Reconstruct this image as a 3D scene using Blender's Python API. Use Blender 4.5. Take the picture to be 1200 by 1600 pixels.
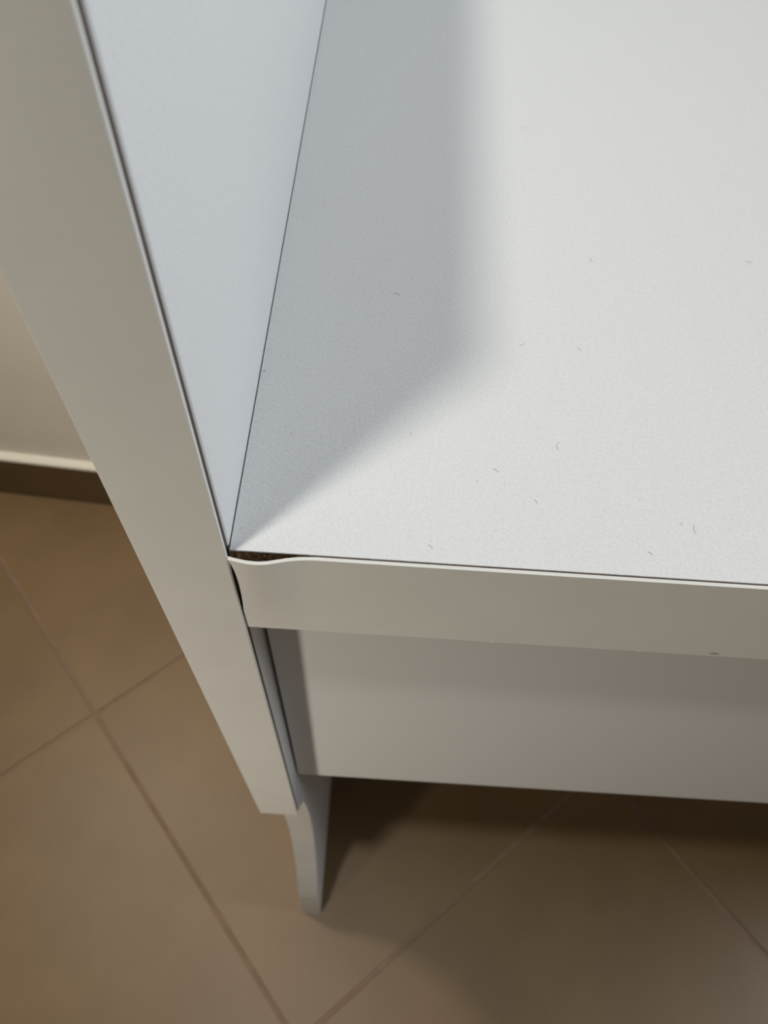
import bpy, bmesh, math, random
from mathutils import Vector, Matrix
random.seed(7)

# ------------------------------------------------------------------ clean
for o in list(bpy.data.objects): bpy.data.objects.remove(o)
S = bpy.context.scene
COL = S.collection

# ------------------------------------------------------------------ camera
cd = bpy.data.cameras.new('camera'); cam = bpy.data.objects.new('camera', cd); COL.objects.link(cam)
cd.sensor_fit = 'VERTICAL'; cd.sensor_height = 36.0; cd.lens = 1220.913/1600*36
cd.clip_start = .005; cd.clip_end = 50
ROT = Matrix(((0.99788335, -0.0645759, -0.00766645),
              (0.05095167, 0.84966129, -0.52486152),
              (0.04040729, 0.52335996, 0.8511531)))
CAM = Vector((.030, -.07356, .8376))
cam.matrix_world = Matrix.Translation(CAM) @ ROT.to_4x4()
cd.dof.use_dof = True; cd.dof.focus_distance = .165; cd.dof.aperture_fstop = 26.0
S.camera = cam

# ------------------------------------------------------------------ world, lights, exposure
S.view_settings.view_transform = 'Standard'; S.view_settings.look = 'None'
S.view_settings.exposure = .05; S.view_settings.gamma = 1.0
S.view_settings.use_curve_mapping = False
W = bpy.data.worlds.new('room_air'); S.world = W; W.use_nodes = True
W.node_tree.nodes['Background'].inputs[0].default_value = (1.0, .97, .92, 1)
W.node_tree.nodes['Background'].inputs[1].default_value = .105

def area(name, loc, aim, size, power, color, shape='RECTANGLE', size_y=None):
    d = bpy.data.lights.new(name, 'AREA'); d.shape = shape; d.size = size
    if size_y: d.size_y = size_y
    d.energy = power; d.color = color
    o = bpy.data.objects.new(name, d); COL.objects.link(o); o.location = loc
    o.rotation_euler = (Vector(aim)-Vector(loc)).to_track_quat('-Z', 'Y').to_euler()
    o['kind'] = 'helper'
    return o
area('pendant_lamp', (-.133, -.140, 1.60), (-.03, -.03, .7), .050, 3.8, (1, .97, .90), 'DISK')
area('window_light', (1.9, .05, 1.6), (0, .1, .75), .40, 24, (.78, .87, 1.0), size_y=1.2)
area('left_floor_fill', (-.60, .37, 1.75), (-.3, .05, 0), .12, 6, (1, .92, .78), 'DISK')  # added fill that brightens the floor on the left, no known fixture
pd = bpy.data.lights.new('low_left_spot', 'SPOT'); pd.energy = 6.3; pd.color = (1, .94, .82); pd.shadow_soft_size = .03
pd.spot_size = math.radians(104); pd.spot_blend = 1.0  # unseen low spot, set close and soft-coned so its fade imitates shade rightward
po = bpy.data.objects.new('low_left_spot', pd); COL.objects.link(po); po.location = (-.38, -.40, .60); po['kind'] = 'helper'
po.rotation_euler = Vector((.22, .62, -.12)).to_track_quat('-Z', 'Y').to_euler()

# ------------------------------------------------------------------ helpers
def mat(name, color, rough=.5, bump=0, bscale=800, speck=None, var=0, vscale=20, spec=.5, jitter=0):
    m = bpy.data.materials.new(name); m.use_nodes = True
    nt = m.node_tree; N = nt.nodes; Lk = nt.links; b = N['Principled BSDF']
    b.inputs['Roughness'].default_value = rough
    b.inputs['Specular IOR Level'].default_value = spec
    tc = N.new('ShaderNodeTexCoord'); vec = tc.outputs['Object']
    rgb = N.new('ShaderNodeRGB'); rgb.outputs[0].default_value = (*color, 1); cur = rgb.outputs[0]
    def mixin(fac, col):
        nonlocal cur
        mx = N.new('ShaderNodeMix'); mx.data_type = 'RGBA'
        Lk.new(fac, mx.inputs[0]); Lk.new(cur, mx.inputs[6]); mx.inputs[7].default_value = (*col, 1)
        cur = mx.outputs[2]
    def noise(scale, det=3, rg=.55):
        n = N.new('ShaderNodeTexNoise'); n.inputs['Scale'].default_value = scale
        n.inputs['Detail'].default_value = det; n.inputs['Roughness'].default_value = rg
        Lk.new(vec, n.inputs['Vector']); return n
    def ramp(src, a, c):
        r = N.new('ShaderNodeMapRange'); Lk.new(src, r.inputs[0])
        r.inputs[1].default_value = a; r.inputs[2].default_value = c; return r
    if var:
        n = noise(vscale, 5, .6); r = ramp(n.outputs[0], .35, .7)
        mixin(r.outputs[0], tuple(c*(1-var) for c in color))
    if speck:
        for (sc, lo, hi, col) in speck:
            n = noise(sc, 2); r = ramp(n.outputs[0], lo, hi); mixin(r.outputs[0], col)
    if jitter:
        oi = N.new('ShaderNodeObjectInfo'); r = ramp(oi.outputs['Random'], 0, 1)
        r.inputs[3].default_value = 1-jitter; r.inputs[4].default_value = 1+jitter
        h = N.new('ShaderNodeHueSaturation'); Lk.new(r.outputs[0], h.inputs['Value']); Lk.new(cur, h.inputs['Color'])
        cur = h.outputs[0]
    Lk.new(cur, b.inputs['Base Color'])
    if bump:
        n = noise(bscale, 3); bp = N.new('ShaderNodeBump'); bp.inputs['Strength'].default_value = bump
        bp.inputs['Distance'].default_value = .0004
        Lk.new(n.outputs[0], bp.inputs['Height']); Lk.new(bp.outputs[0], b.inputs['Normal'])
    return m

M_LAM  = mat('white_laminate', (.80, .80, .785), .42, .5, 1500, speck=[(1250, .40, .70, (.755, .755, .74)), (700, .74, .80, (.62, .615, .60))])
M_EDGE = mat('white_edge_strip', (.80, .785, .73), .45, .06, 500, var=.04, vscale=60)
M_APR  = mat('white_apron_laminate', (.74, .73, .715), .45, .08, 900)
M_CORE = mat('chipboard', (.16, .085, .03), .9, .9, 900, speck=[(1500, .5, .6, (.035, .018, .006)), (2100, .55, .63, (.34, .22, .10))])
M_GLUE = mat('brown_glue', (.07, .045, .03), .8, .3, 1500)
M_TILE = mat('brown_floor_tile', (.225, .138, .061), .42, .06, 300, var=.16, vscale=9, jitter=.03)
M_GROUT= mat('beige_grout', (.285, .185, .12), .8, .2, 700, var=.2, vscale=60)
M_SKIRT= mat('dark_brown_skirting', (.12, .072, .030), .4, .05, 300, var=.15, vscale=14)
M_CAULK= mat('cream_caulk', (.88, .83, .72), .6, .2, 500)
M_WALL = mat('beige_wall_paint', (.80, .74, .64), .75, .35, 420, var=.05, vscale=12)
M_DUST = mat('grey_dust', (.42, .41, .40), .9)

def link(name, bm, m, parent=None, smooth=False):
    me = bpy.data.meshes.new(name); bm.normal_update(); bm.to_mesh(me); bm.free()
    if smooth:
        for f in me.polygons: f.use_smooth = True
    me.materials.append(m)
    o = bpy.data.objects.new(name, me); COL.objects.link(o)
    if parent: o.parent = parent
    return o
def box_bm(x0, x1, y0, y1, z0, z1, bev=0, seg=2):
    bm = bmesh.new(); bmesh.ops.create_cube(bm, size=1)
    for v in bm.verts:
        v.co = Vector(((x0+x1)/2+v.co.x*(x1-x0), (y0+y1)/2+v.co.y*(y1-y0), (z0+z1)/2+v.co.z*(z1-z0)))
    if bev: bmesh.ops.bevel(bm, geom=bm.edges[:], offset=bev, segments=seg, affect='EDGES', profile=.5)
    return bm
def box(name, m, x0, x1, y0, y1, z0, z1, parent=None, bev=0): return link(name, box_bm(x0, x1, y0, y1, z0, z1, bev), m, parent)
def prism_bm(poly, x0, x1):                       # poly in (y, z), extruded along x
    bm = bmesh.new()
    a = [bm.verts.new((x0, y, z)) for y, z in poly]; b = [bm.verts.new((x1, y, z)) for y, z in poly]
    n = len(poly)
    bm.faces.new(a); bm.faces.new(b[::-1])
    for i in range(n): bm.faces.new((a[i], b[i], b[(i+1) % n], a[(i+1) % n]))
    bmesh.ops.recalc_face_normals(bm, faces=bm.faces[:])
    return bm
def catmull(pts, k=8):
    out = []
    P = [Vector(p) for p in pts]; P = [P[0]*2-P[1]]+P+[P[-1]*2-P[-2]]
    for i in range(1, len(P)-2):
        for j in range(k):
            t = j/k; a, b, c, d = P[i-1:i+3]
            out.append(.5*((2*b)+(c-a)*t+(2*a-5*b+4*c-d)*t*t+(3*b-a-3*c+d)*t**3))
    out.append(P[-2]); return [tuple(v) for v in out]

# ------------------------------------------------------------------ the room (turned 3.54 degrees to the furniture)
WALL_A = math.atan(-.0618)
def room(o): o.location = (-.446, .4459, 0); o.rotation_euler = (0, 0, WALL_A)
def struct(o): o['kind'] = 'structure'; room(o); return o
floor = struct(box('floor', M_GROUT, -1.4, 2.2, -1.7, .02, -.03, -.0012))
wall = struct(box('wall_back', M_WALL, -1.4, 2.2, 0, .12, 0, 2.5))
base = bpy.data.objects.new('baseboard_back', None); COL.objects.link(base); struct(base)
sk = box('skirting_tile', M_SKIRT, 0, .396, -.010, -.001, .001, .0735, base, .0008)
sk.location.x = -.60
for k in range(-2, 7):
    if k == 0: continue
    c = sk.copy(); COL.objects.link(c); c.location.x = -.60+k*.399
    c.location.z = 0
cb = prism_bm([(-.0098, .0735), (-.0090, .0765), (-.0060, .078), (-.0005, .080), (-.0005, .0735)], -1.39, 2.19)
link('top_caulk', cb, M_CAULK, base)['label'] = 'cream line of caulk on top of the brown skirting'

# floor tiles laid on the diagonal; grid read off the photograph's joints
TU, TV = .388, .3735; GAP = .0036
GA = math.radians(41.3)
ORG = Vector((-.2575, .1660, 0))                    # a crossing of four joints
u = Vector((math.cos(GA), math.sin(GA), 0)); v = Vector((-math.sin(GA), math.cos(GA), 0))
tm = None
inv = Matrix.Rotation(-WALL_A, 4, 'Z') @ Matrix.Translation(Vector((.446, -.4459, 0)))
for i in range(-5, 7):
    for j in range(-6, 5):
        ctr = ORG + u*(i+.5)*TU + v*(j+.5)*TV
        q = inv @ ctr
        if q.x < -1.2 or q.x > 2.0 or q.y < -1.45: continue
        # clip the tile square against the wall line
        hu, hv = (TU-GAP)/2, (TV-GAP)/2
        cs = [ctr+u*a*hu+v*b*hv for a, b in ((-1, -1), (1, -1), (1, 1), (-1, 1))]
        cs = [inv @ c for c in cs]; lim = -.0105; poly = []
        for k in range(4):
            A, B = cs[k], cs[(k+1) % 4]
            if A.y <= lim: poly.append(A)
            if (A.y <= lim) != (B.y <= lim): poly.append(A.lerp(B, (lim-A.y)/(B.y-A.y)))
        if len(poly) < 3: continue
        bm = bmesh.new(); cq = sum(poly, Vector())/len(poly)
        fc = bm.faces.new([bm.verts.new(P-cq) for P in poly]); bm.normal_update()
        r = bmesh.ops.extrude_face_region(bm, geom=[fc])
        up = [e for e in r['geom'] if isinstance(e, bmesh.types.BMVert)]
        for e in up: e.co.z += .0085
        for e in up: e.co.x *= .9965; e.co.y *= .9965
        bmesh.ops.recalc_face_normals(bm, faces=bm.faces[:])
        t = link('tile', bm, M_TILE, floor); t.location = (cq.x, cq.y, -.0085)

# ------------------------------------------------------------------ the shelf unit
unit = bpy.data.objects.new('shelf_unit', None); COL.objects.link(unit)
unit['label'] = 'white laminate shelf unit with peeling shelf edge standing on brown tiles'
unit['category'] = 'shelf unit'
PT = .0186; OV = .0021; WID = .80; DEP = .345
ZT = .6968; ZB = .6605; TOP = ZT+.260; ZST = .4265
scal = catmull([(.0024, .4255), (.0045, .4185), (.0090, .4065), (.0138, .388), (.0174, .352), (.0193, .310), (.0188, .262), (.0130, .1926), (.0035, .135), (-.0042, .0936)], 6)
prof = [(DEP, 0), (DEP, TOP), (.0028, TOP), (.0028, ZST)] + scal[1:] + [(-.0052, .0870), (-.0087, .045), (-.0115, 0)]
def side(x0, x1, inner):
    bm = prism_bm(prof, x0+OV*(inner > 0), x1-OV*(inner < 0))
    bmesh.ops.bevel(bm, geom=[e for e in bm.edges if abs(e.verts[0].co.x-e.verts[1].co.x) < 1e-6 and len(e.link_faces) == 2], offset=.0004, segments=1, affect='EDGES')
    p = link('side_panel', bm, M_LAM, unit); p.data.materials.append(M_EDGE)
    for f in p.data.polygons: f.material_index = int(f.normal.y < -.15)      # the banded front edge of the foot
    box('glue_line', M_GLUE, x0+.0003, x1-.0003, .0009, .0029, ZST+.0004, TOP-.0005, p)
    box('edge_strip', M_EDGE, x0, x1, 0, .0010, ZST, TOP+.0002, p, .00025)
    return p
side(-PT, 0, 1)
side(WID, WID+PT, -1)

LX0, LX1 = .00025, WID-.00025
core = box('shelf_board', M_CORE, LX0+.0002, LX1, .0020, DEP-.010, ZB+.0006, ZT-.0006, unit)
box('top_laminate', M_LAM, LX0, LX1, .0019, DEP-.010, ZT-.0006, ZT, core, .0001)
box('bottom_laminate', M_LAM, LX0, LX1, .0019, DEP-.010, ZB, ZB+.0006, core, .0001)
# peeling edge strip: a thin sheet whose upper left corner bows away from the board
def peel(x, t):                                     # t = 0 at the top edge, 1 at the bottom
    x = x*1000
    pts = [(0, 1.1), (2, 1.5), (4, 1.8), (6, 1.9), (8, 1.7), (10, 1.2), (12, .7), (14, .3), (16, .1), (18, 0)]
    d = 0
    for (a, da), (b, db) in zip(pts, pts[1:]):
        if a <= x <= b:
            s = (x-a)/(b-a); s = s*s*(3-2*s) if False else s; d = da+(db-da)*s
    return d*.001*(1-min(1, t*1.05))**1.3
xs = [i*.00075 for i in range(25)]; xs += [.0195+.02*i for i in range(40) if .0195+.02*i < WID-.003]+[WID-.0003]
ts = [0, .03, .08, .15, .22, .3, .4, .5, .62, .75, .88, 1]
bm = bmesh.new(); F = []; B = []
rng = random.Random(3)
for i, x in enumerate(xs):
    rf, rb = [], []
    for t in ts:
        z = ZT-.0001-(ZT-ZB+.0002)*t
        if t == 1: z += rng.uniform(-.00012, .00012)
        xx = x
        if x < .004: xx = x+(.0009*math.sin(math.pi*min(1, t*1.25)**.7)+.0002)*(1-x/.004)
        y = .0007-peel(x, t)
        rf.append(bm.verts.new((xx, y, z))); rb.append(bm.verts.new((xx, y+.0008, z)))
    F.append(rf); B.append(rb)
n, k = len(xs), len(ts)
for i in range(n-1):
    for j in range(k-1):
        bm.faces.new((F[i][j], F[i][j+1], F[i+1][j+1], F[i+1][j])); bm.faces.new((B[i][j], B[i+1][j], B[i+1][j+1], B[i][j+1]))
    bm.faces.new((F[i][0], F[i+1][0], B[i+1][0], B[i][0])); bm.faces.new((F[i][-1], B[i][-1], B[i+1][-1], F[i+1][-1]))
for j in range(k-1):
    bm.faces.new((F[0][j], B[0][j], B[0][j+1], F[0][j+1])); bm.faces.new((F[-1][j], F[-1][j+1], B[-1][j+1], B[-1][j]))
bmesh.ops.recalc_face_normals(bm, faces=bm.faces[:])
es = link('edge_strip', bm, M_EDGE, core); es['label'] = 'off-white edge strip peeling away at its left end'
box('glue_line', M_GLUE, .017, WID-.001, .0013, .0021, ZB+.001, ZT-.0004, core)
for f in es.data.polygons: f.use_smooth = abs(f.normal.y) > .5
for e in es.data.edges: e.use_edge_sharp = False
bm = bmesh.new(); bm.from_mesh(es.data)
for e in bm.edges: e.smooth = len(e.link_faces) < 2 or e.calc_face_angle() < .6
bm.to_mesh(es.data); bm.free()

# beads of glue left along the strip's lower edge, and a small chip in it
bm = bmesh.new()
for q in range(46):
    x = .02+rng.random()**1.3*.2; rr = rng.uniform(.00012, .0003)
    n0 = len(bm.verts)
    bmesh.ops.create_icosphere(bm, subdivisions=1, radius=1, matrix=Matrix.Translation((x, .0009+rng.uniform(-.0001, .0004), ZB-.00005)) @ Matrix.Diagonal((rr*rng.uniform(1, 3.5), rr, rr*.8, 1)))
g = link('glue_residue', bm, mat('dried_glue', (.60, .54, .46), .5), core); g['kind'] = 'stuff'
bm = bmesh.new()
bmesh.ops.create_icosphere(bm, subdivisions=2, radius=1, matrix=Matrix.Translation((.1135, .00072, ZB+.0013)) @ Matrix.Diagonal((.0014, .00006, .00028, 1)))
link('edge_chip', bm, M_GLUE, core)['label'] = 'small dark chip in the off-white edge strip'

# apron under the shelf, a hair's breadth from the side panel
AY = .0111
ap = box('apron_panel', M_APR, .0011, WID-.0011, AY, AY+.016, .4650, ZB-.0002, unit, .0004)
box('back_panel', M_LAM, .0003, WID-.0003, DEP-.0095, DEP-.0005, .0, TOP-.01, unit)  # unseen; carried down to the floor to keep light out under the shelf

# ------------------------------------------------------------------ dust and hairs on the shelf
bm = bmesh.new()
def hair(x, y, L, a, curl):
    pts = []
    for s in range(5):
        t = s/4; pts.append(Vector((x+L*t*math.cos(a+curl*t), y+L*t*math.sin(a+curl*t), ZT+.00006)))
    w = .00006
    for A, Bp in zip(pts, pts[1:]):
        d = (Bp-A).normalized(); nrm = Vector((-d.y, d.x, 0))*w; upv = Vector((0, 0, w))
        q = [bm.verts.new(P+o) for P in (A, Bp) for o in (nrm, -nrm, upv)]
        bm.faces.new((q[0], q[2], q[5], q[3])); bm.faces.new((q[2], q[1], q[4], q[5])); bm.faces.new((q[1], q[0], q[3], q[4]))
def PX(px, py):
    d = ROT @ Vector(((px-600)/1220.913, -(py-800)/1220.913, -1)); s = (ZT-CAM.z)/d.z
    P = CAM+d*s; return P.x, P.y
for (px, py, L, a, c) in [(873, 703, .0022, 2.6, -1.2), (780, 738, .0016, 2.2, .4), (744, 753, .0006, .8, 0), (615, 458, .0020, .1, -.6), (1088, 833, .0020, 2.4, -.8),
                          (1066, 820, .0005, 1.9, 0), (925, 410, .0020, 1.6, .3), (812, 540, .0018, .2, .5), (1020, 868, .0012, 2.0, .4), (676, 857, .0012, 2.1, .3),
                          (908, 548, .0012, 1.9, .6), (1165, 410, .0016, .9, -1.0), (1022, 451, .0005, 1, 0), (641, 680, .0006, 1.2, 0), (840, 787, .0012, 1.8, .4)]:
    hair(*PX(px, py), L, a, c)
for (px, py, r) in [(413, 580, .00020), (455, 677, .00014), (378, 825, .00012), (450, 557, .0001), (540, 700, .0001)]:
    x, y = PX(px, py); bmesh.ops.create_icosphere(bm, subdivisions=1, radius=r, matrix=Matrix.Translation((x, y, ZT+r*.6)))
du = link('dust', bm, M_DUST); du['kind'] = 'stuff'; du['label'] = 'grey hairs and dust specks lying on the white shelf'; du['category'] = 'dust'
